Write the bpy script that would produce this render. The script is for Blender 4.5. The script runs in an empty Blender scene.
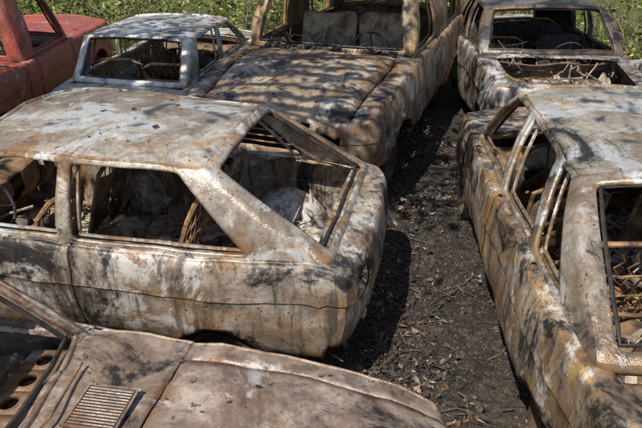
import bpy, math, random
import numpy as np
from mathutils import Vector, noise, Matrix, Euler
random.seed(7); rng=np.random.default_rng(7)
scene=bpy.context.scene
COL=scene.collection
# ------------------------------------------------------------ helpers
def new_obj(name,verts,faces,mat=None,parent=None,smooth=True,angle=40):
    me=bpy.data.meshes.new(name)
    me.from_pydata([tuple(map(float,v)) for v in verts],[],[tuple(int(i) for i in f) for f in faces])
    me.validate(); me.update()
    if smooth:
        me.polygons.foreach_set('use_smooth',[True]*len(me.polygons))
        try: me.set_sharp_from_angle(angle=math.radians(angle))
        except Exception: pass
    ob=bpy.data.objects.new(name,me); COL.objects.link(ob)
    if mat:
        for m in (mat if isinstance(mat,(list,tuple)) else [mat]): me.materials.append(m)
    if parent: ob.parent=parent
    return ob
def empty(name,loc,rotz):
    e=bpy.data.objects.new(name,None); COL.objects.link(e)
    e.location=loc; e.rotation_euler=(0,0,math.radians(rotz)); e.empty_display_size=.2
    return e
class MB:
    def __init__(s): s.v=[]; s.f=[]
    def add(s,v,f):
        o=len(s.v); s.v+= [tuple(p) for p in v]; s.f+=[tuple(i+o for i in q) for q in f]
    def tube(s,pts,r,n=6,closed=False,cap=True):
        pts=[Vector(p) for p in pts]; m=len(pts); vs=[]; fs=[]
        up=Vector((0.13,0.21,1)).normalized()
        for i,p in enumerate(pts):
            a=pts[i-1] if (i>0 or closed) else p
            b=pts[(i+1)%m] if (i<m-1 or closed) else p
            t=(b-a)
            if t.length<1e-6: t=Vector((1,0,0))
            t.normalize()
            u=t.cross(up)
            if u.length<.05: u=t.cross(Vector((1,0,0)))
            u.normalize(); w=t.cross(u)
            rr=r[i] if isinstance(r,(list,tuple)) else r
            for k in range(n):
                a2=2*math.pi*k/n
                vs.append(p+u*math.cos(a2)*rr+w*math.sin(a2)*rr)
        L=m if closed else m-1
        for i in range(L):
            for k in range(n):
                fs.append((i*n+k,i*n+(k+1)%n,((i+1)%m)*n+(k+1)%n,((i+1)%m)*n+k))
        if cap and not closed:
            fs.append(tuple(range(n))[::-1]); fs.append(tuple((m-1)*n+k for k in range(n)))
        s.add(vs,fs)
    def box(s,c,d,rot=None,jit=0):
        vs=[]
        for x in(-.5,.5):
            for y in(-.5,.5):
                for z in(-.5,.5):
                    p=Vector((x*d[0],y*d[1],z*d[2]))
                    if jit: p+=Vector((random.uniform(-jit,jit) for _ in range(3)))
                    if rot is not None: p=rot@p
                    vs.append(p+Vector(c))
        s.add(vs,[(0,1,3,2),(4,6,7,5),(0,4,5,1),(2,3,7,6),(0,2,6,4),(1,5,7,3)])
    def lathe(s,prof,c,axis='y',n=28):
        vs=[];fs=[];m=len(prof)
        for k in range(n):
            a=2*math.pi*k/n
            for (r,h) in prof:
                if axis=='y': vs.append((c[0]+r*math.cos(a),c[1]+h,c[2]+r*math.sin(a)))
                elif axis=='x': vs.append((c[0]+h,c[1]+r*math.cos(a),c[2]+r*math.sin(a)))
                else: vs.append((c[0]+r*math.cos(a),c[1]+r*math.sin(a),c[2]+h))
        for k in range(n):
            for i in range(m-1):
                fs.append((k*m+i,((k+1)%n)*m+i,((k+1)%n)*m+i+1,k*m+i+1))
        s.add(vs,fs)
    def cushion(s,c,d,rot=None,seed=0,amp=.05,pw=5):
        n,m=28,16; vs=[];fs=[]
        sg=lambda v,e:math.copysign(abs(v)**e,v); e=2/pw
        for i in range(m+1):
            ph=-math.pi/2+math.pi*i/m
            for k in range(n):
                th=2*math.pi*k/n
                p=Vector((sg(math.cos(ph),e)*sg(math.cos(th),e)*d[0]/2,sg(math.cos(ph),e)*sg(math.sin(th),e)*d[1]/2,sg(math.sin(ph),e)*d[2]/2))
                p+=noise.noise_vector(p*4+Vector((seed,seed,0)))*amp+noise.noise_vector(p*13+Vector((seed,seed,0)))*amp*.35
                if rot is not None: p=rot@p
                vs.append(p+Vector(c))
        for i in range(m):
            for k in range(n): fs.append((i*n+k,i*n+(k+1)%n,(i+1)*n+(k+1)%n,(i+1)*n+k))
        s.add(vs,fs)
    def obj(s,name,mat,parent=None,**k): return new_obj(name,s.v,s.f,mat,parent,**k)
def sm(x,pts,r=.07):
    xs=[p[0] for p in pts]; ys=[p[1] for p in pts]
    return float(np.mean(np.interp(x+np.linspace(-r,r,7),xs,ys)))
def rrot(): return Euler((random.uniform(0,6.3),random.uniform(0,6.3),random.uniform(0,6.3))).to_matrix()
# ------------------------------------------------------------ materials
def nodes(name):
    m=bpy.data.materials.new(name); m.use_nodes=True
    nt=m.node_tree; nt.nodes.clear()
    out=nt.nodes.new('ShaderNodeOutputMaterial'); b=nt.nodes.new('ShaderNodeBsdfPrincipled')
    nt.links.new(b.outputs[0],out.inputs[0]); return m,nt,b
class N:
    def __init__(s,nt): s.nt=nt
    def lk(s,a,b): s.nt.links.new(a,b)
    def coord(s,scale=(1,1,1),off=(0,0,0),kind='Object'):
        t=s.nt.nodes.new('ShaderNodeTexCoord'); mp=s.nt.nodes.new('ShaderNodeMapping')
        mp.inputs['Scale'].default_value=scale; mp.inputs['Location'].default_value=off
        s.lk(t.outputs[kind],mp.inputs[0]); return mp.outputs[0]
    def noise(s,co,scale,detail=6,rough=.6,dist=0):
        n=s.nt.nodes.new('ShaderNodeTexNoise'); s.lk(co,n.inputs['Vector'])
        n.inputs['Scale'].default_value=scale; n.inputs['Detail'].default_value=detail
        n.inputs['Roughness'].default_value=rough; n.inputs['Distortion'].default_value=dist
        return n.outputs[0]
    def ramp(s,f,stops):
        r=s.nt.nodes.new('ShaderNodeValToRGB'); s.lk(f,r.inputs[0])
        e=r.color_ramp.elements
        while len(e)<len(stops): e.new(.5)
        for el,(p,c) in zip(e,stops):
            el.position=p; el.color=(c,c,c,1) if isinstance(c,(int,float)) else (*c,1)
        return r.outputs[0]
    def mix(s,f,a,b,mode='MIX'):
        m=s.nt.nodes.new('ShaderNodeMixRGB'); m.blend_type=mode
        for i,v in enumerate((f,a,b)):
            if isinstance(v,(int,float)): m.inputs[i].default_value=v if i==0 else (v,v,v,1)
            elif isinstance(v,tuple): m.inputs[i].default_value=(*v,1)
            else: s.lk(v,m.inputs[i])
        return m.outputs[0]
    def math(s,op,a,b=0):
        m=s.nt.nodes.new('ShaderNodeMath'); m.operation=op
        for i,v in enumerate((a,b)):
            if isinstance(v,(int,float)): m.inputs[i].default_value=v
            else: s.lk(v,m.inputs[i])
        return m.outputs[0]
    def bump(s,h,dist,strength,prev=None):
        b=s.nt.nodes.new('ShaderNodeBump'); b.inputs['Distance'].default_value=dist
        b.inputs['Strength'].default_value=strength; s.lk(h,b.inputs['Height'])
        if prev: s.lk(prev,b.inputs['Normal'])
        return b.outputs[0]
def burnt(name,seed,c1=(.42,.355,.28),c2=(.18,.135,.10),rust=(.31,.15,.055),rust_t=.565,soot_t=.55,ash_t=.57,ash=(.62,.58,.51),
          rmin=.25,rmax=.65,metal=.2,streak=.8,stain=.65):
    m,nt,b=nodes(name); n=N(nt); o=(seed*3.7,seed*1.9,seed*5.3)
    co=n.coord((1,1,1),o); cs=n.coord((7,7,.8),o)
    off=n.coord((1,1,1),(o[0]+9,o[1]-4,o[2]+2)); of2=n.coord((1,1,1),(o[0]-7,o[1]+14,o[2]-3))
    a=n.noise(co,2.6,7,.7,.6)
    base=n.mix(n.ramp(a,[(.40,0),(.58,1)]),c2,c1)
    f=n.noise(co,26,5,.75)
    base=n.mix(.6,base,n.ramp(f,[(.3,.2),(.7,.97)]),'OVERLAY')
    am_=n.noise(off,2.4,8,.75,.7)
    col=n.mix(n.ramp(n.noise(off,1.1,5,.65,.5),[(.47,0),(.60,stain)]),base,(.19,.115,.065))
    r1=n.noise(of2,1.9,9,.72,.8); r2=n.noise(co,12,4,.72,.3)
    rc=n.mix(n.ramp(r2,[(.36,0),(.62,1)]),(rust[0]*.32,rust[1]*.30,rust[2]*.4),rust)
    rc=n.mix(n.ramp(a,[(.54,0),(.62,.8)]),rc,(rust[0]*1.35,rust[1]*1.65,rust[2]*1.8))
    g=nt.nodes.new('ShaderNodeNewGeometry')
    pt=n.ramp(g.outputs['Pointiness'],[(.5,0),(.57,.09)])
    rm=n.ramp(n.math('ADD',r1,pt),[(rust_t-.05,0),(rust_t+.05,1)])
    col=n.mix(n.math('MULTIPLY',rm,.86),col,rc)
    am=n.ramp(am_,[(ash_t-.02,0),(ash_t+.03,1)])
    col=n.mix(n.math('MULTIPLY',am,.88),col,ash)
    st=n.noise(cs,2.0,6,.65,.25)
    col=n.mix(n.ramp(st,[(.5,0),(.62,streak)]),col,(.07,.052,.04))
    s1i=n.math('SUBTRACT',1,r1)
    sm_=n.ramp(n.math('ADD',s1i,n.math('MULTIPLY',n.math('SUBTRACT',f,.5),.2)),[(soot_t-.04,0),(soot_t+.04,.95)])
    col=n.mix(sm_,col,(.018,.016,.015))
    ch=n.math('ADD',f,n.math('MULTIPLY',n.math('SUBTRACT',r2,.5),.5))
    col=n.mix(n.ramp(ch,[(.62,0),(.67,.85)]),col,(.05,.035,.027))
    n.lk(col,b.inputs['Base Color'])
    ro=n.mix(n.ramp(a,[(.38,0),(.62,1)]),rmin,rmax)
    ro=n.mix(rm,ro,.72); ro=n.mix(sm_,ro,.42)
    n.lk(ro,b.inputs['Roughness'])
    b.inputs['Metallic'].default_value=metal
    h=n.math('ADD',n.math('MULTIPLY',f,.28),n.math('ADD',n.math('MULTIPLY',r2,.35),n.math('MULTIPLY',am_,1.0)))
    n.lk(n.bump(h,.013,.7),b.inputs['Normal'])
    return m
def simple(name,c,rough=.8,c2=None,scale=8,metal=0,bump=.006):
    m,nt,b=nodes(name); n=N(nt); co=n.coord()
    f=n.noise(co,scale,5,.7,.3)
    c2=c2 or tuple(x*.35 for x in c)
    n.lk(n.mix(n.ramp(f,[(.38,0),(.62,1)]),c2,c),b.inputs['Base Color'])
    b.inputs['Roughness'].default_value=rough; b.inputs['Metallic'].default_value=metal
    n.lk(n.bump(f,bump,.7),b.inputs['Normal']); return m
def attrmat(name,rough=.75,trans=0):
    m,nt,b=nodes(name); n=N(nt); a=nt.nodes.new('ShaderNodeAttribute'); a.attribute_name='Col'
    n.lk(a.outputs[0],b.inputs['Base Color']); b.inputs['Roughness'].default_value=rough
    if trans:
        t=nt.nodes.new('ShaderNodeBsdfTranslucent'); n.lk(a.outputs[0],t.inputs[0])
        ms=nt.nodes.new('ShaderNodeMixShader'); ms.inputs[0].default_value=trans
        n.lk(b.outputs[0],ms.inputs[1]); n.lk(t.outputs[0],ms.inputs[2])
        n.lk(ms.outputs[0],[x for x in nt.nodes if x.type=='OUTPUT_MATERIAL'][0].inputs[0])
    return m
M_in=simple('burnt_interior_metal',(.32,.19,.095),.75,(.045,.034,.026),5,.1,.01)
M_pale=burnt('lightened_ashy_metal',33,c1=(.55,.49,.41),c2=(.34,.27,.19),rust=(.36,.18,.07),rust_t=.59,soot_t=.62,ash_t=.49,ash=(.76,.73,.69),rmin=.5,metal=.1)  # ash colour raised to stand in for sunlight missing inside the hatchback
M_seat=simple('charred_seat_frame',(.44,.25,.11),.75,(.08,.05,.035),9,.2)
M_black=simple('char',(.06,.052,.046),.85,(.014,.012,.011),20)
M_gasket=simple('charred_gasket',(.055,.045,.038),.6,(.012,.011,.010),14)
M_foam=simple('burnt_foam',(.50,.40,.29),.95,(.14,.10,.07),6,0,.02)
M_deb=simple('burnt_debris',(.50,.41,.31),.8,(.06,.042,.03),6,.05,.01)
M_rim=simple('burnt_rim',(.16,.10,.07),.7,(.05,.04,.035),14,.4)
# ------------------------------------------------------------ deformation
def warp(v,seed,amp,fine):
    p=Vector(v); q=p*1.3+Vector((seed*7.1,seed*3.3,seed))
    d=noise.noise_vector(q)*amp
    q2=p*5.0+Vector((seed*2.1,seed*9.3,-seed)); d+=noise.noise_vector(q2)*fine
    q3=p*14+Vector((seed,1,2)); d+=noise.noise_vector(q3)*fine*.3
    return p+d
HK=[1,.99,.96,.91,.84,.76,.68,.63,.615,.52,.42,.32,.22,.12,.05,0]
def dprof(h): return float(np.interp(h,[0,.05,.15,.3,.45,.6,.615,.63,.75,.88,.95,.985,1],[-.03,.0,.02,.04,.045,.042,.045,.053,.045,.035,.025,.012,0]))
def lower_body(sp,par,mat):
    xr,xf=sp['x']; seed=sp['seed']
    xs=list(np.linspace(xr,xf,round((xf-xr)/.04)+1))
    g=.0045
    seams=sp.get('door_seams',[])+sp.get('deck_seams_x',[])
    for q in seams: 
        xs=[x for x in xs if abs(x-q)>.012]+[q-g,q+g]
    xs=sorted(xs); ss=list(np.linspace(-1,1,33))
    for q in sp.get('deck_seams_s',[]):
        for qq in(q,-q): ss=[s for s in ss if abs(s-qq)>.012]+[qq-.005,qq+.005]
    ss=sorted(ss)
    nx,ns=len(xs),len(ss)
    zd=sp['zd']; cr=sp['crown']; wp=sp['w']; bf,br=sp.get('bow',(.12,.08)); rc=sp.get('rc',.1)
    V=[];F=[]
    def deck(x0,s):
        w=sm(x0,wp)
        for d in(xf-x0,x0-xr):
            if d<rc:
                q=(rc-d)/rc; w-=rc*.9*(1-math.sqrt(max(0,1-q*q)))
        ef=max(0,min(1,(x0-(xf-.45))/.45)); er=max(0,min(1,((xr+.45)-x0)/.45))
        x=x0-ef*ef*bf*abs(s)**2.5+er*er*br*abs(s)**2.5
        z=sm(x0,zd)+sm(x0,cr)*(1-abs(s)**2.2)
        ex=sp.get('deckz')
        if ex: z+=ex(x0,s)
        return (x,s*w,z)
    for x in xs:
        for s in ss: V.append(deck(x,s))
    idx=lambda i,k:i*ns+k
    c0,c1=sp['cabin']; holes=sp.get('deck_holes',[])
    for i in range(nx-1):
        xm=(xs[i]+xs[i+1])/2
        for k in range(ns-1):
            s_=(ss[k]+ss[k+1])/2
            if c0<xm<c1 and abs(s_)<sp.get('cab_s',.93): continue
            if any(a<xm<b and abs(s_)<c for a,b,c in holes): continue
            if xs[i+1]-xs[i]<.011 and any(abs(xm-q)<.006 for q in sp.get('deck_seams_x',[])) and abs(s_)<sp.get('seam_s',.86): continue
            if ss[k+1]-ss[k]<.012 and any(a<xm<b for a,b in sp.get('seam_rng',[(-9,9)])): continue
            F.append((idx(i,k),idx(i+1,k),idx(i+1,k+1),idx(i,k+1)))
    per=[];tag=[]
    for i in range(nx): per.append(idx(i,ns-1)); tag.append(('L',xs[i],1))
    for k in range(ns-2,-1,-1): per.append(idx(nx-1,k)); tag.append(('F',xf,ss[k]))
    for i in range(nx-2,-1,-1): per.append(idx(i,0)); tag.append(('R',xs[i],-1))
    for k in range(1,ns-1): per.append(idx(0,k)); tag.append(('B',xr,ss[k]))
    K=len(per); P=[Vector(V[i]) for i in per]; nor=[]
    for j in range(K):
        t=P[(j+1)%K]-P[j-1]; t.z=0
        nn=Vector((-t.y,t.x,0)); nn.normalize(); nor.append(nn)
    for _ in range(2):
        nor=[(nor[j-1]+nor[j]+nor[(j+1)%K]).normalized() for j in range(K)]
    cen=Vector(((xf+xr)/2,0,0))
    if sum((P[j]-cen).dot(nor[j]) for j in range(K))<0: nor=[-q for q in nor]
    z0=sp.get('z0',.22); z0e=sp.get('z0e',.3)
    rings=[per]
    for h in HK[1:]:
        d=dprof(h); row=[]
        for j in range(K):
            tg=tag[j]; zb=z0 if tg[0] in 'LR' else z0e
            z=zb+(P[j].z-zb)*h
            if tg[0] in 'LR':
                ed=min(xf-tg[1],tg[1]-xr)
                if ed<.12: z=max(z,z0e+(P[j].z-z0e)*h)
                for xa,ra,za in sp['arches']:
                    dx=abs(tg[1]-xa)
                    if dx<ra:
                        za_=za+math.sqrt(ra*ra-dx*dx)
                        if z<za_: z=min(za_,P[j].z-.05)
            fl=0
            for xa,ra,za in sp['arches']:
                if tg[0] in 'LR':
                    dd=math.hypot(tg[1]-xa,z-za)
                    fl+=sp.get('flare',.012)*max(0,1-abs(dd-ra)/.07)
            p=P[j]+nor[j]*(d*sp.get('dsc',1)+fl); V.append((p.x,p.y,z)); row.append(len(V)-1)
        rings.append(row)
    eh=sp.get('end_holes',[])
    ds=sp.get('door_seams',[])
    for l in range(len(HK)-1):
        hm=(HK[l]+HK[l+1])/2
        for j in range(K):
            j2=(j+1)%K; ta,tb=tag[j],tag[j2]
            xm=(ta[1]+tb[1])/2; s_=(ta[2]+tb[2])/2; side=ta[0] if ta[0]==tb[0] else ('F' if 'F' in(ta[0],tb[0]) else 'B')
            if side in 'LR' and abs(ta[1]-tb[1])<.011 and any(abs(xm-q)<.006 for q in ds) and .06<hm: continue
            if side in 'FB' and any(e==side and a<abs(s_)<b and c<hm<d_ for e,a,b,c,d_ in eh): continue
            a,b,c,d_=rings[l][j],rings[l][j2],rings[l+1][j2],rings[l+1][j]
            if abs(V[a][2]-V[d_][2])<.001 and abs(V[b][2]-V[c][2])<.001: continue
            F.append((a,d_,c,b))
    V=[warp(v,seed,sp.get('amp',.03),sp.get('fine',.008)) for v in V]
    ob=new_obj('body_shell',V,F,mat,par,angle=35)
    md=ob.modifiers.new('s','SOLIDIFY'); md.thickness=.014; md.offset=-1
    return ob,deck
def greenhouse(sp,par,mat):
    st=sp['st']; seed=sp['seed']; wt=sp['wt']; wb=sp['wb']; zt=sp['zt']; zb=sp['zb']; crown=sp.get('rcrown',.05)
    I=[]; kinds=[]
    for a in range(len(st)-1):
        L=max(abs(st[a+1][0]-st[a][0]),abs(st[a+1][1]-st[a][1])); n=max(2 if (st[a][2]=='P' and L>.03) else 1,round(L/.07))
        for q in range(n):
            t=q/n; I.append((st[a][0]*(1-t)+st[a+1][0]*t, st[a][1]*(1-t)+st[a+1][1]*t)); kinds.append(st[a][2])
    I.append(st[-1][:2]); n=len(I)
    pf,prr=sp.get('pf',.93),sp.get('pr',.9)
    ss=[-1,-.965,-.93,-.9]+list(np.linspace(-.84,.84,21))+[.9,.93,.965,1]; m=len(ss)
    V=[];F=[]
    bowf,bowr=sp.get('rbow',(.06,.05))
    def top(i,s):
        x=I[i][0]; tf=i/(n-1)
        wf=max(0,1-tf*5); wr=max(0,1-(1-tf)*5)
        x=x-bowf*wf*abs(s)**2.2+bowr*wr*abs(s)**2.2
        w=sm(I[i][0],wt,.1); z=sm(I[i][0],zt,.1)
        e=min(abs(s),1)
        z+=crown*(1-e**2.6)
        return (x,s*w,z)
    def bot(i,s,front=None):
        x=I[i][1]; 
        if front==1: x-=sp.get('bbow',(.1,.08))[0]*abs(s)**2.2
        elif front==-1: x+=sp.get('bbow',(.1,.08))[1]*abs(s)**2.2
        elif front==0:
            if i==0: x-=sp.get('bbow',(.1,.08))[0]
            if i==n-1: x+=sp.get('bbow',(.1,.08))[1]
        w=sm(I[i][1],wb,.1); z=sm(I[i][1],zb,.05)
        if front in(1,-1): z+=sp.get('bcr',.02)*(1-abs(s)**2)
        return (x,s*w,z)
    for i in range(n):
        for k in range(m): V.append(top(i,ss[k]))
    idx=lambda i,k:i*m+k
    for i in range(n-1):
        for k in range(m-1):
            F.append((idx(i,k),idx(i,k+1),idx(i+1,k+1),idx(i+1,k)))
    per=[];tag=[]
    for i in range(n): per.append(idx(i,m-1)); tag.append(('L',i,1))
    for k in range(m-2,-1,-1): per.append(idx(n-1,k)); tag.append(('B',n-1,ss[k]))
    for i in range(n-2,-1,-1): per.append(idx(i,0)); tag.append(('R',i,-1))
    for k in range(1,m-1): per.append(idx(0,k)); tag.append(('F',0,ss[k]))
    K=len(per)
    vlo=sp.get('vlo',.07)
    vk=[1,.955,.91]+list(np.linspace(.84,.12,8))+[vlo-.02,0,-.03]
    rings=[per]
    T=[Vector(V[i]) for i in per]; B=[]
    for tg in tag:
        if tg[0] in'LR': B.append(Vector(bot(tg[1],tg[2],0)))
        elif tg[0]=='F': B.append(Vector(bot(0,tg[2],1)))
        else: B.append(Vector(bot(n-1,tg[2],-1)))
    bulge=sp.get('bulge',.035)
    for v in vk[1:]:
        row=[]
        for j in range(K):
            p=B[j].lerp(T[j],v) if v>=0 else B[j]+Vector((0,0,v))
            o=bulge*math.sin(math.pi*max(0,min(1,v)))
            tg=tag[j]
            if tg[0]=='L': p.y+=o
            elif tg[0]=='R': p.y-=o
            elif tg[0]=='F': p.x+=o*.8
            else: p.x-=o*.8
            V.append(p); row.append(len(V)-1)
        rings.append(row)
    for l in range(len(vk)-1):
        vm=(vk[l]+vk[l+1])/2
        for j in range(K):
            j2=(j+1)%K; ta,tb=tag[j],tag[j2]
            s_=(ta[2]+tb[2])/2
            win=False
            if vlo<vm<.92:
                if ta[0] in'LR' and tb[0] in 'LR' and ta[0]==tb[0]:
                    ii=min(ta[1],tb[1]); win=kinds[ii]=='W'
                elif 'F' in(ta[0],tb[0]): win=abs(s_)<pf
                elif 'B' in(ta[0],tb[0]): win=abs(s_)<prr
            if win: continue
            F.append((rings[l][j],rings[l][j2],rings[l+1][j2],rings[l+1][j]))
    A,FI=sp.get('amp',.03),sp.get('fine',.008)
    V=[warp(v,seed,A,FI) for v in V]
    ob=new_obj('roof_and_pillars',V,F,mat,par,angle=60)
    md=ob.modifiers.new('ss','SUBSURF'); md.levels=1; md.render_levels=1
    md=ob.modifiers.new('s','SOLIDIFY'); md.thickness=.026; md.offset=-1
    mb=MB()
    for sg in(1,-1):
        pts=[]
        for i in range(n):
            q=Vector(top(i,sg)); q.y+=sg*.004; q.z-=.006; pts.append(warp(q,seed,A,FI))
        mb.tube(pts,.009,6)
    for sg in(1,-1):
        for a in range(len(st)-1):
            if st[a][2]!='W' or abs(st[a][1]-st[a+1][1])<.05: continue
            def pt(t,v):
                xt=st[a][0]*(1-t)+st[a+1][0]*t; xb=st[a][1]*(1-t)+st[a+1][1]*t
                b_=Vector((xb,sg*sm(xb,wb,.1),sm(xb,zb,.05))); t_=Vector((xt,sg*sm(xt,wt,.1),sm(xt,zt,.1)))
                p=b_.lerp(t_,v); p.y+=sg*(bulge*math.sin(math.pi*v)-.03); return warp(p,seed,A,.004)
            lo=[pt(t,.05) for t in np.linspace(.03,.97,8)]; up=[pt(t,.93) for t in np.linspace(.97,.03,8)]
            rr=[pt(.97,v) for v in np.linspace(.12,.86,6)]; ll=[pt(.03,v) for v in np.linspace(.86,.12,6)]
            mb.tube(lo+rr+up+ll,.011,5,closed=True)
    mb.obj('drip_rail_and_door_frames',mat,par)
    # charred rubber gasket left round the front and rear openings
    mb=MB()
    for end,ii,lim in((1,0,pf-.02),(-1,n-1,prr-.02)):
        def q(s,v):
            p=Vector(bot(ii,s,end)).lerp(Vector(top(ii,s)),v); p.x+=end*(bulge*.8*math.sin(math.pi*v)-.012); return warp(p,seed,A,FI)
        pts=[q(s,vlo+.01) for s in np.linspace(-lim,lim,16)]+[q(lim,v) for v in np.linspace(.16,.84,7)]+[q(s,.905) for s in np.linspace(lim,-lim,16)]+[q(-lim,v) for v in np.linspace(.84,.16,7)]
        mb.tube(pts,.011,5,closed=True)
    mb.obj('window_gaskets',M_gasket,par)
    return ob
def seat(mb,x,y,z=.3,w=.48,face=1,h=.55):
    lean=-.18*face
    b=[(x,y-w/2,z+.12),(x+lean*.9,y-w/2,z+.12+h*.9),(x+lean,y-w*.3,z+.12+h),(x+lean,y+w*.3,z+.12+h),(x+lean*.9,y+w/2,z+.12+h*.9),(x,y+w/2,z+.12)]
    mb.tube([warp(p,x+y,.03,.01) for p in b],.016,6)
    for q in range(7):
        yy=y-w/2+w*(q+.7)/7.4; pts=[]
        for t in np.linspace(0,1,11): pts.append((x+lean*t+.012,yy+.022*math.sin(t*38),z+.12+h*.95*t))
        mb.tube(pts,.005,4)
    for t in(.3,.6): mb.tube([(x+lean*t,y-w/2,z+.12+h*t),(x+lean*t-.02,y,z+.11+h*t),(x+lean*t,y+w/2,z+.12+h*t)],.006,4)
    o=[(x,y-w/2,z+.1),(x+.45*face,y-w/2,z+.14),(x+.48*face,y,z+.15),(x+.45*face,y+w/2,z+.14),(x,y+w/2,z+.1)]
    mb.tube([warp(p,x-y,.03,.01) for p in o],.016,6,closed=True)
    for q in range(6):
        yy=y-w/2+w*(q+.7)/6.4; pts=[(x+.45*face*t,yy+.02*math.sin(t*34),z+.1+.04*t+.02*math.sin(t*3)) for t in np.linspace(0,1,9)]
        mb.tube(pts,.005,4)
def panelseat(mb,x,y,z,w,face=1,h=.5):
    vs=[];fs=[]
    for i in range(12):
        t=i/11
        for k in range(12):
            s=k/11*2-1
            ww=w*(1-.25*max(0,t-.7)/.3)
            vs.append(warp((x-.18*face*t+.05*face*abs(s)**3,y+s*ww/2,z+.1+h*t),x+y,.05,.025))
    for i in range(11):
        for k in range(11):
            if 3<=i<=8 and k in(3,4,6,7) and (i+k)%3: continue
            fs.append((i*12+k,i*12+k+1,(i+1)*12+k+1,(i+1)*12+k))
    mb.add(vs,fs)
def steering(mb,x,y,z,r=.19,face=1):
    c=Vector((x,y,z)); ax=Vector((-.85*face,0,.5)).normalized(); u=Vector((0,1,0)); w=ax.cross(u)
    mb.tube([c+u*r*math.cos(a)+w*r*math.sin(a) for a in np.linspace(0,2*math.pi,25)[:-1]],.011,6,closed=True)
    for a in(.5,2.64,4.7): mb.tube([c-ax*.03,c+u*r*math.cos(a)+w*r*math.sin(a)],.009,5)
    mb.tube([c-ax*.02,c-ax*.5],.02,7)
def debris(name,par,box,n,mat,size=(.03,.14),rods=10,plates=8,seedv=1):
    random.seed(seedv); mb=MB()
    (x0,x1),(y0,y1),(z0,z1)=box
    R=lambda a,b:random.uniform(a,b)
    for _ in range(n):
        s=R(*size)*R(.5,1); mb.box((R(x0,x1),R(y0,y1),R(z0,z0+(z1-z0)*.5)),(s,s*R(.3,1),s*R(.2,.8)),rrot(),s*.22)
    for _ in range(rods):
        p=Vector((R(x0,x1),R(y0,y1),R(z0,z1))); d=Vector((R(-1,1),R(-1,1),R(-.5,.5))).normalized()*R(.15,.6)
        q=Vector((R(-.06,.06),R(-.06,.06),R(-.06,.06)))
        mb.tube([p,p+d*.35+q,p+d*.7-q*.5,p+d],R(.003,.011),5)
    for _ in range(plates):
        p=Vector((R(x0,x1),R(y0,y1),R(z0,z1))); L,W=R(.1,.35),R(.06,.22); r=rrot() if R(0,1)<.4 else Matrix.Rotation(R(0,6),3,'Z')@Matrix.Rotation(R(-.5,.5),3,'X')
        vs=[];fs=[];a=R(0,9)
        for i in range(8):
            for j in range(6):
                q=Vector(((i/7-.5)*L,(j/5-.5)*W,0)); q+=Vector((.02,.02,.06))*noise.noise(Vector((i*.45+a,j*.5,a)))
                vs.append(r@q+p)
        for i in range(7):
            for j in range(5):
                if R(0,1)<.06: continue
                fs.append((i*6+j,(i+1)*6+j,(i+1)*6+j+1,i*6+j+1))
        mb.add(vs,fs)
    return mb.obj(name,mat,par,angle=30)
def interior(par,x0,x1,w,zf,seed,dash=None,sw=True,zdash=.8,seats=((.05,.34),(.05,-.34)),rear=-.75,wheelside=1,tubs=None,fm=M_in):
    vs=[];fs=[];a=np.linspace(x0,x1,50);b=np.linspace(-w,w,24)
    for x in a:
        for y in b:
            z=zf+.02*noise.noise(Vector((x*3,y*3,seed)))+.12*math.exp(-(y/.13)**4)+.012*math.sin(x*30)*(abs(y)<.6)*(abs(y)>.2)
            vs.append((x,y,z))
    for i in range(49):
        for j in range(23): fs.append((i*24+j,(i+1)*24+j,(i+1)*24+j+1,i*24+j+1))
    new_obj('floor_pan',vs,fs,fm,par)
    if dash is not None:
        vs=[];fs=[]
        prof=[(.12,-.3),(-.02,-.28),(-.1,-.16),(-.09,-.03),(-.02,.01),(.1,.02),(.22,0)]
        ys=np.linspace(-w,w,40)
        for y in ys:
            for (dx,dz) in prof: vs.append(warp((dash+dx,y,zdash+dz+.015*math.sin(y*9)),seed,.05,.02))
        m=len(prof)
        for i in range(39):
            for j in range(m-1):
                if j in(1,2) and i%9 in(2,3,4,5): continue
                fs.append((i*m+j,i*m+j+1,(i+1)*m+j+1,(i+1)*m+j))
        ob=new_obj('dashboard',vs,fs,M_in,par); md=ob.modifiers.new('s','SOLIDIFY'); md.thickness=.01
        vs=[(dash+.2,y,z) for y in(-w,w) for z in(zf,zdash)]
        new_obj('firewall',vs,[(0,1,3,2)],M_in,par)
        if sw:
            mb=MB(); steering(mb,dash-.3,wheelside*.34,zdash+.02); mb.obj('steering_wheel',M_black,par)
    mb=MB(); m2=MB()
    for sx,sy in seats: seat(mb,sx,sy,zf); panelseat(m2,sx-.02,sy,zf,.46)
    if rear is not None:
        seat(mb,rear,.3,zf+.05,.55); seat(mb,rear,-.3,zf+.05,.55)
    mb.obj('seat_frames',M_seat,par)
    if m2.v:
        ob=m2.obj('seat_backs',M_in,par); ob.modifiers.new('s','SOLIDIFY').thickness=.012
    if tubs is not None:
        mb=MB()
        for sg in(1,-1):
            n=18;vs=[];fs=[]
            pr=((.0,.30),(.16,.30),(.23,.28),(.28,.23),(.30,.16),(.31,.0))
            for k in range(n+1):
                aa=math.pi*k/n
                for (r,yy) in pr:
                    vs.append(warp((tubs+r*math.cos(aa),sg*(w-yy+.02),zf-.02+r*1.2*math.sin(aa)),seed,.03,.01))
            L=len(pr)
            for k in range(n):
                for j in range(L-1): fs.append((k*L+j,(k+1)*L+j,(k+1)*L+j+1,k*L+j+1))
            mb.add(vs,fs)
        mb.obj('wheel_tubs',M_pale,par)
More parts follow.
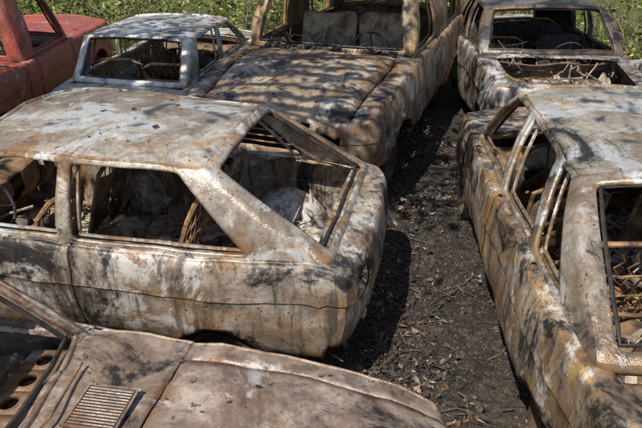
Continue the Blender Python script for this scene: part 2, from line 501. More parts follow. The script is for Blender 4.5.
def wheels(par,pos,r=.27,w=.17):
    for i,(x,y,z) in enumerate(pos):
        mb=MB(); sg=1 if y>0 else -1
        p=[(r*.68,-w/2),(r*.7,-w/2),(r*.66,-w*.4),(r*.58,-w*.3),(r*.58,w*.3),(r*.66,w*.4),(r*.7,w/2),(r*.66,w*.46),(r*.55,w*.25),(r*.5,w*.1),(r*.38,w*.12),(r*.34,w*.3),(r*.2,w*.34),(r*.16,w*.2),(0.001,w*.2)]
        p=[(a,sg*b) for a,b in p]
        mb.lathe(p,(x,y,z)); 
        ring=[(r*.70,-w*.45),(r*.8,-w*.42),(r*.84,-w*.2),(r*.86,0),(r*.84,w*.2),(r*.8,w*.42),(r*.7,w*.45)]
        mb.lathe([(a,sg*b) for a,b in ring],(x,y,z))
        mb.obj('wheel_%d'%(i+1),M_rim,par)
def holeplate(mb,o,u,v,nrm,cell,nh,r,cut=20,wide=1.25):
    o,u,v=Vector(o),Vector(u),Vector(v)
    for c in range(nh):
        cc=o+u*(cell*(c+.5)); vs=[];fs=[]
        for k in range(cut):
            a=2*math.pi*(k+.5)/cut; ca,sa=math.cos(a),math.sin(a); q=max(abs(ca),abs(sa))
            sq=cc+u*(ca/q*cell/2)+v*(sa/q*cell*.5*wide)
            ci=cc+u*(ca*r)+v*(sa*r)
            vs+= [sq,ci,ci-nrm*.03]
        for k in range(cut):
            k2=(k+1)%cut; fs.append((k*3,k2*3,k2*3+1,k*3+1)); fs.append((k*3+1,k2*3+1,k2*3+2,k*3+2))
        mb.add(vs,fs)
# ============================================================ CAR A : foreground car (hood)
mA=burnt('burnt_paint_a',3,c1=(.42,.335,.265),c2=(.20,.14,.11),rust=(.28,.145,.07),rust_t=.60,soot_t=.585,ash_t=.565,ash=(.54,.50,.46),rmin=.22,rmax=.6,streak=.4,stain=.5)
carA=empty('burnt_out_car',(-1.60,1.47,0),-9.2)
def dzA(x,s):
    r=0
    if x>.95: r+=.012*math.exp(-((abs(s)-.62)/.05)**2)-.010*(abs(s)>.86)*1
    return r
spA=dict(x=(-1.9,2.12),seed=1.3,zd=[(-1.9,.85),(-1,.9),(.5,.93),(1.2,.90),(2.12,.80)],crown=[(-1.9,.03),(0,.02),(.6,.03),(1.3,.055),(2.12,.03)],
 w=[(-1.9,.70),(-1,.75),(.6,.75),(1.6,.73),(2.12,.68)],bow=(.14,.08),cabin=(-1.35,.5),cab_s=.92,arches=[(1.4,.3,.17),(-1.15,.3,.17)],
 door_seams=[.5,-.5],deck_seams_x=[.95],deck_seams_s=[.86],seam_rng=[(.95,2.06)],seam_s=.86,deckz=dzA,amp=.035,fine=.013,
 end_holes=[('F',.6,.88,.45,.85),('F',-1,.5,.45,.8)])
lower_body(spA,carA,mA)
gA=dict(st=[(.10,.55,'P'),(.05,.485,'W'),(-.42,-.42,'P'),(-.5,-.5,'W'),(-1.0,-1.15,'P'),(-1.15,-1.5,'P')],seed=1.3,
 wt=[(-1.2,.52),(-.5,.57),(.1,.55)],wb=[(-1.5,.66),(-.5,.71),(.55,.70)],zt=[(-1.2,1.37),(-.5,1.41),(.1,1.42)],zb=[(-1.5,.89),(0,.915),(.55,.922)],bcr=.03,pf=.95,bulge=.015,vlo=.035,fine=.005)
greenhouse(gA,carA,mA)
interior(carA,-1.4,.6,.66,.28,2,dash=None,rear=-.95)
mb=MB(); steering(mb,-.02,.32,.86); mb.obj('steering_wheel',M_black,carA)
mAb=burnt('burnt_bulkhead',8,c1=(.54,.44,.33),c2=(.32,.22,.14),rust_t=.58,soot_t=.62,ash_t=.54,streak=.3)
mb=MB()
holeplate(mb,(.345,.6825,.85),(0,-1,0),(.95,0,.12),Vector((0,0,1)),.125,11,.038,wide=1.5)
ob=mb.obj('dash_bulkhead',mAb,carA)
ob.modifiers.new('s','SOLIDIFY').thickness=.004
mb=MB()
for k in range(6):
    mb.tube([warp((.235-.05*k,y,.83-.06*k+.02*math.sin(y*8+k)),k,.06,.02) for y in np.linspace(-.66,.66,24)],.012 if k%2 else .022,6)
for k in range(16): mb.tube([(.25,-.6+.08*k,.84),(.15,-.6+.08*k+.03,.62),(.3,-.6+.085*k,.4)],.009,5)
vs=[];fs=[]
for i,y in enumerate(np.linspace(-.68,.68,30)):
    for (x,z) in((.44,.865),(.455,.90),(.50,.935),(.44,.86),(.43,.7),(.45,.5)): vs.append(warp((x,y,z),3,.01,.01))
for i in range(29):
    for j in(0,1,3,4): fs.append((i*6+j,(i+1)*6+j,(i+1)*6+j+1,i*6+j+1))
mb.add(vs,fs)
mb.obj('dash_rails',mAb,carA)
vs=[(.5,y,z) for y in(-.7,.7) for z in(.28,.92)]
new_obj('firewall',vs,[(0,1,3,2)],M_in,carA)
mb=MB(); mb.box((.78,.3,.962),(.20,.20,.006)); mb.obj('vent_shade_plate',M_black,carA)  # flat black plate painted as the shade behind the louvres
mb=MB()
for k in range(13): mb.box((.78,.3-.085+.0141*k,.967),(.17,.0055,.006),Matrix.Rotation(.5,3,'X'))
for y in(.20,.40): mb.box((.78,y,.966),(.21,.010,.006))
for x in(.685,.875): mb.box((x,.3,.9665),(.010,.188,.005))
mb.obj('vent_louvres',mA,carA)
mb=MB()
mb.tube([(.62,.1,.985),(.64,.2,.985),(.60,.5,.972)],.006,5); mb.lathe([(.001,.012),(.018,.01),(.02,-.01)],(.63,.1,.975),'z',12)
mb.obj('wiper_stub',M_seat,carA)
mb=MB(); mb.box((1.35,0,.4),(1.3,1.2,.3),None,.03); mb.obj('engine_block',M_black,carA)
wheels(carA,[(1.4,.66,.19),(1.4,-.66,.19),(-1.15,.66,.19),(-1.15,-.66,.19)])
debris('debris',carA,((-1.2,.4),(-.6,.6),(.3,.6)),90,M_deb,rods=50,plates=24,seedv=2)
# ============================================================ CAR B : hatchback
mB=burnt('burnt_paint_b',5,c1=(.50,.44,.36),c2=(.28,.215,.155),rust=(.33,.17,.065),rust_t=.59,soot_t=.61,ash_t=.55,ash=(.62,.61,.58),rmin=.10,rmax=.40,metal=.3,streak=.3)
mBs=burnt('burnt_paint_b_side',9,c1=(.50,.44,.365),c2=(.27,.205,.155),rust=(.32,.165,.06),rust_t=.575,soot_t=.535,ash_t=.55,ash=(.62,.58,.53),rmin=.28,rmax=.6)
carB=empty('burnt_out_hatchback',(-1.64,3.78,0),169)
spB=dict(x=(-2.0,1.95),seed=2.1,zd=[(-2.0,.82),(-1.75,.86),(-1,.865),(.9,.87),(1.95,.74)],crown=[(-2.0,.02),(0,.02),(1.2,.06),(1.95,.03)],
 w=[(-2.0,.72),(-1.2,.75),(.6,.75),(1.95,.68)],bow=(.12,.05),rc=.07,cabin=(-1.78,.9),cab_s=.90,arches=[(1.3,.3,.15),(-1.2,.29,.15)],z0=.27,z0e=.34,
 door_seams=[.72,-.42],deck_seams_x=[1.0],amp=.035,fine=.012,end_holes=[('B',.70,.93,.55,.85)])
lower_body(spB,carB,mBs)
gB=dict(st=[(.33,.93,'P'),(.27,.83,'W'),(-.36,-.34,'P'),(-.43,-.42,'W'),(-.99,-1.42,'P'),(-1.17,-1.86,'P')],seed=2.1,
 wt=[(-1.2,.565),(-.5,.60),(.35,.57)],wb=[(-1.9,.69),(-.5,.715),(.95,.70)],zt=[(-1.2,1.285),(-.6,1.32),(.1,1.32),(.35,1.29)],zb=[(-1.9,.85),(-1,.868),(.9,.875)],
 pr=.88,bbow=(.12,.02),bcr=.0,rcrown=.05,vlo=.06,amp=.035,fine=.009,bulge=.02)
greenhouse(gB,carB,mB)
interior(carB,-1.8,.9,.66,.27,4,dash=.72,rear=None,wheelside=1,tubs=-1.3,fm=M_pale)
mb=MB()
for y in np.linspace(-.5,.5,8): mb.tube([warp(p,y,.03,.01) for p in((-.75,y,.42),(-.95,y,.5),(-1.2,y+.02,.53),(-1.35,y,.5))],.011,5)
for x in(-.78,-1.0,-1.3): mb.tube([warp((x,y,.50),x,.03,.01) for y in np.linspace(-.58,.58,8)],.014,5)
seat(mb,-.85,.3,.33,.52); seat(mb,-.85,-.3,.33,.52)
mb.obj('folded_rear_seat_frame',M_seat,carB)
mb=MB(); mb.cushion((-1.55,-.15,.40),(.3,.5,.22),None,3,.05,6); mb.cushion((-1.5,.25,.38),(.35,.25,.16),None,8,.05,6); mb.obj('burnt_boxes',M_pale,carB)
debris('debris',carB,((-1.7,.6),(-.6,.6),(.3,.62)),110,M_deb,rods=60,plates=22,seedv=4)
wheels(carB,[(1.3,.66,.17),(1.3,-.66,.17),(-1.2,.66,.17),(-1.2,-.66,.17)])
# ============================================================ CAR C : right hatchback
mC=burnt('burnt_paint_c',14,c1=(.50,.44,.35),c2=(.31,.235,.16),rust=(.35,.19,.065),rust_t=.58,soot_t=.61,ash_t=.545,ash=(.63,.61,.58),rmin=.06,rmax=.36,metal=.4,streak=.25)
mCs=burnt('burnt_paint_c_side',17,c1=(.48,.40,.30),c2=(.26,.19,.13),rust=(.38,.20,.05),rust_t=.55,soot_t=.54,ash_t=.565,ash=(.60,.56,.50),rmin=.28,rmax=.6)
carC=empty('burnt_out_five_door_hatchback',(1.92,3.35,0),86.6)
spC=dict(x=(-1.8,2.3),seed=3.7,zd=[(-1.8,.84),(-1,.87),(1.2,.87),(2.3,.74)],crown=[(-1.8,.02),(0,.02),(1.5,.06),(2.3,.03)],
 w=[(-1.8,.72),(-1.2,.77),(.8,.78),(2.3,.70)],cabin=(-1.5,1.25),cab_s=.90,arches=[(1.6,.31,.16),(-1.15,.3,.16)],
 door_seams=[1.05,.22,-.62],deck_seams_x=[1.4],amp=.04,fine=.013)
lower_body(spC,carC,mCs)
gC=dict(st=[(.85,1.32,'P'),(.79,1.22,'W'),(.43,.30,'P'),(.385,.255,'W'),(.375,.245,'P'),(.33,.2,'W'),(-.20,-.44,'P'),(-.29,-.54,'W'),(-.42,-1.02,'P'),(-.52,-1.45,'P')],seed=3.7,
 wt=[(-.6,.55),(0,.58),(.85,.55)],wb=[(-1.5,.70),(0,.735),(1.3,.71)],zt=[(-.6,1.31),(0,1.36),(.5,1.37),(.85,1.34)],zb=[(-1.5,.87),(0,.88),(1.3,.88)],pr=.88,bbow=(.1,.03),amp=.03,fine=.007,rcrown=.05,bulge=.02)
greenhouse(gC,carC,mC)
interior(carC,-1.5,1.25,.68,.27,7,dash=1.0,rear=-.45,seats=((.35,.34),(.35,-.34)),wheelside=1,tubs=-1.1)
debris('debris',carC,((-1.5,1.0),(-.6,.6),(.3,.55)),120,M_deb,rods=50,plates=18,seedv=5)
wheels(carC,[(1.6,.68,.18),(1.6,-.68,.18),(-1.15,.68,.18),(-1.15,-.68,.18)])
# ============================================================ TRUCK
mT=burnt('burnt_paint_truck',21,c1=(.46,.36,.25),c2=(.21,.14,.09),rust=(.29,.145,.055),rust_t=.57,soot_t=.56,ash_t=.58,ash=(.58,.52,.44),rmin=.28,rmax=.65,streak=.3)
mTs=burnt('burnt_paint_truck_side',24,c1=(.46,.35,.21),c2=(.25,.17,.10),rust=(.38,.21,.06),rust_t=.55,soot_t=.575,ash_t=.585,rmin=.35,rmax=.7)
carT=empty('burnt_out_utility_truck',(.28,7.02,0),250)
def dzT(x,s):
    r=0
    if x>.75:
        r-=.04*math.exp(-((abs(s)-.82)/.04)**2)*min(1,(x-.75)/.2)
        r+=.02*math.exp(-(abs(s)/.12)**2)
    return r
spT=dict(x=(-2.4,2.2),seed=5.2,zd=[(-2.4,1.12),(.6,1.12),(1.4,1.05),(2.0,.97),(2.2,.90)],crown=[(-2.4,.02),(.6,.03),(1.3,.11),(2.0,.10),(2.2,.06)],
 w=[(-2.4,.92),(.6,.93),(2.2,.86)],bow=(.14,.05),rc=.16,cabin=(-2.3,.6),cab_s=.92,arches=[(1.3,.38,.33),(-1.5,.38,.33)],z0=.42,z0e=.45,
 door_seams=[.5,-.4,-1.1],deck_seams_x=[.76],deck_seams_s=[.82],seam_rng=[(.76,2.1)],seam_s=.82,deckz=dzT,amp=.05,fine=.014,flare=.04,
 end_holes=[('F',.62,.86,.42,.80),('F',-1,.55,.45,.88)])
lower_body(spT,carT,mT)
gT=dict(st=[(.38,.62,'P'),(.22,.44,'W'),(-.36,-.36,'P'),(-1.15,-1.15,'W'),(-1.9,-1.9,'P'),(-2.25,-2.3,'P')],seed=5.2,
 wt=[(-2.3,.78),(.4,.78)],wb=[(-2.3,.88),(.6,.88)],zt=[(-2.3,1.70),(.4,1.68)],zb=[(-2.3,1.13),(.62,1.135)],amp=.05,fine=.01,pf=.91)
greenhouse(gT,carT,mTs)
interior(carT,-2.3,.6,.8,.5,9,dash=.42,rear=-.85,zdash=1.08,seats=(),wheelside=1)
mb=MB()
mb.cushion((-.2,0,.80),(.5,1.45,.2),None,1,.06,7); mb.cushion((-.48,.36,1.08),(.16,.66,.55),Matrix.Rotation(-.2,3,'Y'),5,.06,7); mb.cushion((-.48,-.36,1.06),(.16,.66,.5),Matrix.Rotation(-.25,3,'Y'),9,.06,7)
mb.obj('bench_seat',M_foam,carT)
debris('debris',carT,((-2.0,.3),(-.7,.7),(.55,.95)),110,M_deb,size=(.05,.2),rods=40,plates=20,seedv=6)
debris('cowl_debris',carT,((.45,.72),(-.75,.75),(1.12,1.19)),90,M_black,size=(.03,.09),rods=20,plates=8,seedv=16)
mb=MB()
for k in range(6): mb.tube([(2.08-.1*abs(y/.5)**2.5*.4,y,.6+.055*k) for y in np.linspace(-.46,.46,12)],.010,5)
for y in(.62,-.62): mb.lathe([(.10,.0),(.085,-.05),(.04,-.09),(.001,-.1)],(2.02,y,.72),'x',16)
mb.obj('grille_bars',mT,carT)
mb=MB(); mb.box((1.4,0,.7),(1.1,.9,.35),None,.05); mb.obj('engine_block',M_black,carT)
mb=MB(); mb.tube([(2.2,-.8,.5),(2.3,-.5,.5),(2.32,0,.5),(2.3,.5,.5),(2.2,.8,.5)],.05,8); mb.obj('bumper',mTs,carT)
wheels(carT,[(1.3,.78,.33),(1.3,-.78,.33),(-1.5,.78,.33),(-1.5,-.78,.33)],r=.36,w=.2)
# ============================================================ CAR D back-left
mD=burnt('burnt_paint_d',41,c1=(.56,.54,.50),c2=(.38,.34,.29),rust_t=.62,soot_t=.60,ash_t=.51,ash=(.68,.66,.63),rmin=.2,rmax=.5,stain=.4,streak=.4)
carD=empty('burnt_out_compact_car',(-1.68,7.5,0),79)
spD=dict(x=(-1.75,1.9),seed=6.4,zd=[(-1.75,.84),(-1,.88),(.9,.88),(1.9,.74)],crown=[(-1.75,.02),(1.2,.05),(1.9,.03)],w=[(-1.75,.64),(0,.67),(1.9,.62)],rc=.05,
 cabin=(-1.45,.9),arches=[(1.25,.3,.16),(-1.1,.3,.16)],door_seams=[.7,-.4],amp=.025)
lower_body(spD,carD,mD)
gD=dict(st=[(.1,.75,'P'),(.02,.62,'W'),(-.28,-.28,'P'),(-.36,-.36,'W'),(-.93,-1.06,'P'),(-1.08,-1.42,'P')],seed=6.4,wt=[(-1.1,.56),(.3,.56)],wb=[(-1.5,.61),(.9,.61)],
 zt=[(-1.1,1.26),(-.5,1.28),(.3,1.26)],zb=[(-1.5,.87),(.9,.89)],amp=.02,fine=.004,pr=.90,bulge=.01,rcrown=.03,rbow=(.03,.02))
greenhouse(gD,carD,mD)
interior(carD,-1.45,.8,.56,.28,11,dash=.6,rear=-.85,seats=((0,.28),(0,-.28)))
debris('debris',carD,((-1.4,.5),(-.5,.5),(.35,.8)),80,M_black,rods=30,plates=14,seedv=8)
wheels(carD,[(1.25,.56,.18),(1.25,-.56,.18),(-1.1,.56,.18),(-1.1,-.56,.18)])
# ============================================================ CAR E back-right
mE=burnt('burnt_paint_e',51,c1=(.50,.47,.43),c2=(.24,.20,.17),rust_t=.62,soot_t=.55,ash_t=.54,ash=(.62,.60,.57),rmin=.25,rmax=.55)
carE=empty('burnt_out_sedan',(2.66,7.90,0),268)
spE=dict(x=(-2.0,1.8),seed=8.4,zd=[(-2,.85),(-1,.9),(.8,.92),(1.8,.80)],crown=[(-2,.03),(1.2,.04),(1.8,.03)],w=[(-2,.76),(0,.84),(1.8,.78)],
 cabin=(-1.3,.8),arches=[(1.2,.3,.18),(-1.2,.3,.18)],door_seams=[.6,-.2,-1.0],deck_holes=[(.95,1.68,.80)],amp=.04,end_holes=[('F',.6,.88,.45,.85),('F',-1,.5,.5,.8)])
lower_body(spE,carE,mE)
gE=dict(st=[(.32,.86,'P'),(.22,.72,'W'),(-.28,-.18,'P'),(-.40,-.30,'W'),(-.85,-.85,'P'),(-1.05,-1.4,'P')],seed=8.4,wt=[(-1.1,.62),(.3,.68)],wb=[(-1.5,.76),(.9,.79)],
 zt=[(-1.1,1.36),(-.5,1.39),(.3,1.35)],zb=[(-1.5,.90),(.9,.935)],amp=.03,pf=.91,pr=.5)
greenhouse(gE,carE,burnt('burnt_paint_e_roof',52,c1=(.18,.165,.15),c2=(.07,.058,.048),rust_t=.63,soot_t=.52,ash_t=.62,rmin=.15,rmax=.45))
interior(carE,-1.4,.8,.7,.28,13,dash=.6,rear=-.85)
mb=MB(); mb.cushion((-.95,0,.72),(.14,1.4,.5),Matrix.Rotation(-.2,3,'Y'),4,.05,7); mb.cushion((-.1,.36,.75),(.12,.5,.5),Matrix.Rotation(-.2,3,'Y'),6,.05,7); mb.obj('added_dark_seat_backs',M_black,carE)  # black seat backs added to close off daylight showing through the cabin
debris('debris',carE,((-1.2,.5),(-.6,.6),(.35,.9)),110,M_black,size=(.05,.2),rods=40,plates=20,seedv=9)  # debris coloured black to paint in the shade of the cabin
debris('engine_debris',carE,((1.0,1.65),(-.55,.55),(.5,.86)),110,M_deb,size=(.06,.22),rods=40,plates=8,seedv=10)
wheels(carE,[(1.2,.7,.18),(1.2,-.7,.18),(-1.2,.7,.18),(-1.2,-.7,.18)])
# ============================================================ CAR F far right
mF=burnt('burnt_paint_f',61,c1=(.55,.53,.50),c2=(.38,.35,.31),rust_t=.64,soot_t=.64,ash_t=.5,ash=(.66,.65,.62))
carF=empty('burnt_out_saloon',(4.45,5.7,0),92)
spF=dict(spE); spF.update(seed=9.9,deck_holes=[])
lower_body(spF,carF,mF); gF=dict(gE); gF.update(seed=9.9,pr=.9); greenhouse(gF,carF,mF)
interior(carF,-1.4,.8,.7,.28,15,dash=.6,rear=-.85)
wheels(carF,[(1.2,.7,.18),(1.2,-.7,.18),(-1.2,.7,.18),(-1.2,-.7,.18)])
# ============================================================ RED PICKUP
mR=burnt('burnt_red_paint',71,c1=(.42,.085,.06),c2=(.30,.06,.045),rust=(.26,.11,.06),rust_t=.60,soot_t=.64,ash_t=.59,ash=(.54,.34,.29),rmin=.2,rmax=.45,metal=.0,streak=.3,stain=.4)
carR=empty('red_pickup_truck',(-3.92,6.7,0),88)
spR=dict(x=(-1.75,2.4),seed=11.1,zd=[(-1.75,1.0),(2.4,.98)],crown=[(-1.75,0),(1.4,.02),(2.4,.05)],w=[(-1.75,.80),(2.4,.80)],bow=(.1,.0),rc=.04,z0=.42,z0e=.45,
 cabin=(-.15,1.1),cab_s=.92,deck_holes=[(-1.68,-.3,.93)],arches=[(1.75,.36,.33),(-1.0,.36,.33)],door_seams=[-.22,1.0,.05],amp=.02,flare=.03,
 end_holes=[('B',.80,.93,.3,.62)])
lower_body(spR,carR,mR)
gR=dict(st=[(.75,1.12,'P'),(.68,1.02,'W'),(.12,.12,'P'),(-.1,-.12,'P')],seed=11.1,wt=[(-.2,.66),(.8,.66)],wb=[(-.2,.76),(1.1,.76)],zt=[(-.2,1.62),(.8,1.6)],zb=[(-.2,1.01),(1.1,1.0)],amp=.02,pr=.8,bbow=(.08,0))
greenhouse(gR,carR,mR)
interior(carR,-.1,1.1,.7,.5,15,dash=.9,rear=None,zdash=.98,seats=((.25,.35),(.25,-.35)))
mb=MB(); mb.box((-1.0,0,.55),(1.42,1.44,.03))
for k in range(9): mb.box((-1.0,-.64+.16*k,.575),(1.4,.05,.02))
mb.box((-.29,0,.77),(.03,1.46,.44)); mb.obj('cargo_bed',mR,carR)
mb=MB()
for y in(.735,-.735): mb.box((-1.0,y,.76),(1.36,.02,.42))
mb.obj('bed_liner',mR,carR)
mb=MB()
for sg in(1,-1): mb.cushion((-1.79,sg*.72,.74),(.07,.12,.26),None,2,.004,8)
ml,nt_,b_=nodes('tail_light_red'); b_.inputs['Base Color'].default_value=(.45,.02,.015,1); b_.inputs['Roughness'].default_value=.2
mb.obj('tail_lights',ml,carR)
wheels(carR,[(1.75,.7,.33),(1.75,-.7,.33),(-1.0,.7,.33),(-1.0,-.7,.33)],r=.36,w=.2)
# ============================================================ GROUND
def gz(x,y): return .05*noise.noise(Vector((x*1.1,y*1.1,0)))+.03*noise.noise(Vector((x*4,y*4,3)))+.016*noise.noise(Vector((x*13,y*13,7)))-.01
vs=[];fs=[]
xa=np.concatenate([[-120,-60,-30,-15],np.linspace(-8,-.5,80),np.linspace(-.45,1.6,80),np.linspace(1.7,9,70),[15,30,60,120]])
ya=np.concatenate([[-80,-40,-15,-6],np.linspace(-2,1.3,20),np.linspace(1.35,8,240),np.linspace(8.2,16,60),[20,30,60,140]])
for x in xa:
    for y in ya: vs.append((x,y,gz(x,y)))
ny=len(ya)
for i in range(len(xa)-1):
    for j in range(ny-1): fs.append((i*ny+j,(i+1)*ny+j,(i+1)*ny+j+1,i*ny+j+1))
m,nt,b=nodes('sooty_soil'); n=N(nt); co=n.coord(kind='Object')
f1=n.noise(co,1.3,6,.7,.4); f2=n.noise(co,16,5,.75,.4); f3=n.noise(co,60,3,.7)
c=n.mix(n.ramp(f1,[(.4,0),(.62,1)]),(.016,.013,.011),(.065,.048,.034))
c=n.mix(n.ramp(f2,[(.52,0),(.62,.75)]),c,(.13,.10,.072)); c=n.mix(n.ramp(f3,[(.58,0),(.64,.8)]),c,(.24,.20,.165))
c=n.mix(n.ramp(f2,[(.38,.9),(.46,0)]),c,(.008,.007,.006))
sep=nt.nodes.new('ShaderNodeSeparateXYZ'); n.lk(co,sep.inputs[0])
gm=n.ramp(n.math('ADD',n.math('MULTIPLY',sep.outputs[1],.1),n.math('MULTIPLY',f1,.3)),[(.98,0),(1.08,1)])
c=n.mix(gm,c,(.12,.13,.04))
n.lk(c,b.inputs['Base Color']); b.inputs['Roughness'].default_value=.95
n.lk(n.bump(n.math('ADD',f2,n.math('MULTIPLY',f3,.3)),.05,1),b.inputs['Normal'])
new_obj('ground',vs,fs,m)
def colmesh(name,V,F,C,mat):
    me=bpy.data.meshes.new(name); me.from_pydata(V,[],F); me.update()
    at=me.color_attributes.new('Col','FLOAT_COLOR','POINT')
    at.data.foreach_set('color',np.array(C,dtype=np.float32).ravel())
    me.materials.append(mat); ob=bpy.data.objects.new(name,me); COL.objects.link(ob); return ob
def leaf(V,F,C,p,L,W,r,col,curl=.3):
    o=len(V)
    for (a,b_,c_) in((-.5,0,0),(-.1,.5,curl*.5),(.5,0,curl*.2),(-.1,-.5,curl*.5),(0,0,0)):
        q=r@Vector((a*L,b_*W,c_*W)); V.append((p[0]+q.x,p[1]+q.y,p[2]+q.z)); C.append((*col,1))
    F+=[(o,o+4,o+1),(o+1,o+4,o+2),(o+2,o+4,o+3),(o+3,o+4,o)]
def dryleaf(V,F,C,p,L,W,r,col,curl,roll):
    o=len(V); n_=5
    prof=[.04,.75,1,.7,.03]
    for i in range(n_):
        t=i/(n_-1)-.5; z=roll*(t*t)*L*1.8
        for sd in(-1,0,1):
            w=prof[i]*W*.5*random.uniform(.7,1.2)
            q=r@Vector((t*L,sd*w,z+abs(sd)*curl*w)); V.append((p[0]+q.x,p[1]+q.y,p[2]+q.z))
            g=1 if sd else .75; C.append((col[0]*g,col[1]*g,col[2]*g,1))
    for i in range(n_-1):
        a=o+i*3
        F.append((a,a+3,a+4,a+1)); F.append((a+1,a+4,a+5,a+2))
random.seed(3)
V,F,C=[],[],[]
pal=[(.16,.10,.06),(.26,.18,.11),(.10,.065,.04),(.36,.27,.19),(.13,.10,.085),(.06,.045,.035),(.035,.028,.024),(.04,.033,.028),(.27,.24,.21),(.07,.05,.035),(.05,.038,.03)]
for _ in range(20000):
    if random.random()<.85: x,y=random.uniform(-.2,1.5),random.uniform(1.5,7.8)
    else: x,y=random.uniform(-4,5),random.uniform(1,10)
    if noise.noise(Vector((x*1.4,y*1.4,5)))*1.3+.7*noise.noise(Vector((x*5,y*5,9)))<random.uniform(-.4,.6): continue
    k=random.choice(pal); g=random.uniform(.5,1.4); L=min(.11,abs(random.gauss(.02,.027))+.010)
    r=Matrix.Rotation(random.uniform(0,6.3),3,'Z')@Matrix.Rotation(random.gauss(0,.4),3,'X')@Matrix.Rotation(random.gauss(0,.35),3,'Y')
    dryleaf(V,F,C,(x,y,gz(x,y)+random.uniform(.002,.02)),L,L*random.uniform(.25,.65),r,tuple(q*g for q in k),random.uniform(-.6,1.0),random.uniform(-.8,1.2))
M_dl=attrmat('dry_leaf',.7,.1)
colmesh('dry_leaf_litter',V,F,C,M_dl)
mb=MB()
for _ in range(5000):
    x,y=random.uniform(-.2,1.5),random.uniform(1.4,8); s=random.uniform(.005,.022)*(2.4 if random.random()<.05 else 1)
    mb.box((x,y,gz(x,y)+s*.2),(s,s*random.uniform(.4,1),s*random.uniform(.3,.7)),rrot(),s*.2)
for _ in range(260):
    x,y=random.uniform(-.1,1.4),random.uniform(1.5,8); a=random.uniform(0,6.3); L=random.uniform(.05,.35)
    mb.tube([(x,y,gz(x,y)+.015),(x+L*.5*math.cos(a),y+L*.5*math.sin(a),gz(x,y)+.03),(x+L*math.cos(a+.3),y+L*math.sin(a+.3),gz(x,y)+.015)],random.uniform(.0015,.005),5)
mb.obj('charred_rubble',simple('charcoal_rubble',(.16,.125,.10),.9,(.02,.017,.015),7))
bpy.context.view_layer.update(); dg=bpy.context.evaluated_depsgraph_get()
V,F,C=[],[],[]
for _ in range(1500):
    x,y=random.uniform(-3.2,3.4),random.uniform(.9,7.5)
    if noise.noise(Vector((x*1.2,y*1.2,15)))<random.uniform(-.5,.3): continue
    hit,loc,nrm,_i,ob_,_m=scene.ray_cast(dg,Vector((x,y,3.2)),Vector((0,0,-1)))
    if not hit or ob_.name.startswith('ground') or nrm.z<.82 or loc.z<.6: continue
    k=random.choice(pal); g=random.uniform(.5,1.1); L=random.uniform(.008,.025) if random.random()<.85 else random.uniform(.03,.055)
    r=nrm.to_track_quat('Z','Y').to_matrix()@Matrix.Rotation(random.uniform(0,6.3),3,'Z')@Matrix.Rotation(random.gauss(0,.12),3,'X')
    dryleaf(V,F,C,loc+nrm*.004,L,L*random.uniform(.35,.7),r,tuple(q*g for q in k),random.uniform(-.1,.6),random.uniform(-.1,.6))
colmesh('fallen_leaves',V,F,C,M_dl)
random.seed(11)
V,F,C=[],[],[]
for _ in range(9000):
    x,y=random.uniform(-9,11),8.9+abs(random.gauss(0,2.4))+random.uniform(0,1)
    if noise.noise(Vector((x*.7,y*.7,2)))<random.uniform(-.6,.1): continue
    h=random.uniform(.15,.6); a=random.uniform(0,6.3); w=random.uniform(.006,.015); ln=random.uniform(.1,.7)*h
    g=random.uniform(.7,1.3); col=random.choice([(.18,.21,.05),(.26,.25,.08),(.12,.17,.04),(.40,.35,.17),(.28,.29,.09)]); col=tuple(q*g for q in col)
    dx,dy=math.cos(a),math.sin(a); o=len(V)
    V+=[(x-dy*w,y+dx*w,0),(x+dy*w,y-dx*w,0),(x+dx*ln*.35-dy*w*.8,y+dy*ln*.35+dx*w*.8,h*.6),(x+dx*ln*.35+dy*w*.8,y+dy*ln*.35-dx*w*.8,h*.6),(x+dx*ln,y+dy*ln,h)]
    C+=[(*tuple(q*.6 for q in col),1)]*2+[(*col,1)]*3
    F+=[(o,o+1,o+3,o+2),(o+2,o+3,o+4)]
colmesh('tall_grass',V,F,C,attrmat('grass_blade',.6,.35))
M_leaf=attrmat('green_leaf',.5,.4); M_bark=simple('bark',(.32,.25,.18),.9,(.10,.075,.055),12,0,.02)
def rr3(): return Matrix.Rotation(random.uniform(0,6.3),3,'Z')@Matrix.Rotation(random.gauss(0,.8),3,'X')@Matrix.Rotation(random.gauss(0,.6),3,'Y')
def foliage_parts(name,clumps,nl,rc,L,cols,par,cv=(.45,1.4)):
    V,F,C=[],[],[]
    for c in clumps:
        cg=random.uniform(*cv)
        for _ in range(nl):
            d=Vector((random.gauss(0,1),random.gauss(0,1),random.gauss(0,.75)))*rc*.5
            g=cg*random.uniform(.7,1.3); col=random.choice(cols); l=L*random.uniform(.6,1.3)
            leaf(V,F,C,(c[0]+d.x,c[1]+d.y,c[2]+d.z),l,l*.5,rr3(),tuple(q*g for q in col))
    ob=colmesh(name,V,F,C,M_leaf); ob.parent=par
gcols=[(.06,.11,.025),(.09,.13,.03),(.12,.16,.04),(.16,.18,.05)]
scols=[(.08,.14,.025),(.17,.23,.045),(.29,.31,.07),(.42,.40,.11)]
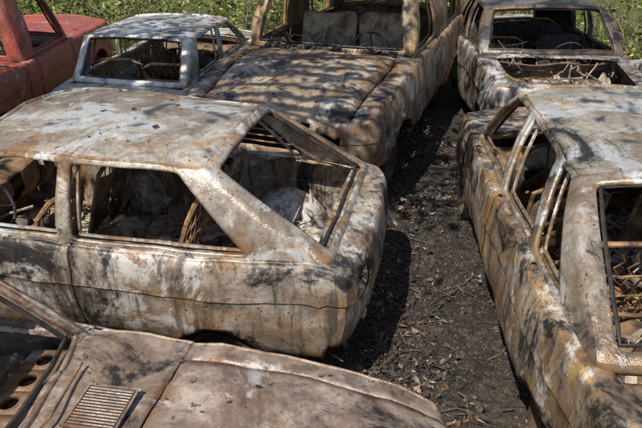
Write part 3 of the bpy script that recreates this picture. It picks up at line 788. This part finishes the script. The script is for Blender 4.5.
for i,(x,y,r,h) in enumerate([(-4.4,10.4,1.2,1.2),(-2.8,10.8,1.2,1.3),(-1.4,11.2,1.1,1.2),(.2,11.4,1.2,1.3),(1.6,10.8,1.0,1.1),(2.4,11.8,1.0,1.3),(3.6,11.4,1.2,1.4),(4.9,9.3,1.1,1.5),(5.9,9.9,1.3,1.7),(7.0,12,1.5,1.9),(-6.5,10.5,1.4,1.7),(-5.4,12.4,1.5,1.7),(-3.6,12.8,1.5,1.9),(-1,13.2,1.5,1.8),(1.5,13.5,1.5,1.9),(4.2,13.5,1.5,2.0)]):
    e=empty('shrub',(x,y,0),0)
    cl=[(random.gauss(0,r*.5),random.gauss(0,r*.45),random.uniform(.12,h)) for _ in range(26)]
    mb=MB()
    for c in cl: mb.tube([(c[0]*.15,c[1]*.15,0),(c[0]*.5,c[1]*.5,c[2]*.55),c,(c[0]*1.15,c[1]*1.15,c[2]*1.2)],[.018,.012,.008,.004],5)
    mb.obj('stems',M_bark,e); foliage_parts('leaves',cl,50,.34,.10,scols,e,(.3,1.5))
def tree(x,y,h,crown_c,rad,ncl,nl,rc,L,limbs=9):
    e=empty('broadleaf_tree',(x,y,0),0); mb=MB()
    cc=Vector(crown_c)-Vector((x,y,0)); top=Vector((cc.x*.45,cc.y*.45,cc.z*.8))
    mb.tube([(0,0,-.1),(0.05,.03,h*.2),top*.55+Vector((0,0,.2)),top],[.28,.2,.15,.09],10)
    cl=[]
    for _ in range(ncl):
        while True:
            p=Vector((random.uniform(-1,1),random.uniform(-1,1),random.uniform(-1,1)))
            if p.length<1: break
        cl.append((cc.x+p.x*rad[0],cc.y+p.y*rad[1],cc.z+p.z*rad[2]))
    for c in cl[::max(1,ncl//(limbs*3))]:
        v=Vector(c); mb.tube([top*random.uniform(.5,1),top.lerp(v,.5)+Vector((0,0,random.uniform(-.2,.3))),v],[.06,.035,.012],6)
    mb.obj('trunk_and_limbs',M_bark,e); foliage_parts('crown',cl,nl,rc,L,gcols,e)
tree(-6.2,4.6,5.0,(-1.8,3.8,5.0),(3.2,2.1,.7),50,42,.75,.15)
tree(6.5,2.0,5,(2.0,2.6,4.9),(1.8,1.4,.5),13,34,.55,.13)
for (x,y,h) in [(-9,17,8),(-4,20,9),(2,21,8),(8,18,9),(13,14,8),(-13,12,8),(-14,4,7),(14,6,7),(0,26,10),(9,26,10)]:
    tree(x,y,h,(x,y,h*.6),(2.6,2.6,h*.32),45,45,1.5,.30,6)
# ============================================================ LIGHT / CAMERA
S=Vector((-.36,-.56,1)).normalized()
el=math.asin(S.z); 
sun=bpy.data.lights.new('sun','SUN'); sun.energy=5.0; sun.angle=math.radians(.53); sun.color=(1,.955,.88)
so=bpy.data.objects.new('sun',sun); COL.objects.link(so); so.rotation_euler=S.to_track_quat('Z','Y').to_euler()
w=bpy.data.worlds.new('World'); scene.world=w; w.use_nodes=True; nt=w.node_tree
sk=nt.nodes.new('ShaderNodeTexSky'); sk.sky_type='NISHITA'; sk.sun_disc=False; sk.sun_elevation=el; sk.sun_rotation=math.atan2(S.x,S.y)
bg=nt.nodes['Background']; bg.inputs[1].default_value=.12; nt.links.new(sk.outputs[0],bg.inputs[0])
cd=bpy.data.cameras.new('camera'); cd.sensor_width=36; cd.lens=34.8; cd.clip_end=1000; cd.clip_start=.05
co_=bpy.data.objects.new('camera',cd); COL.objects.link(co_); co_.location=(0,0,2.6); co_.rotation_euler=(math.radians(90-27.6),0,0)
scene.camera=co_
scene.view_settings.view_transform='Standard'; scene.view_settings.look='None'; scene.view_settings.exposure=0
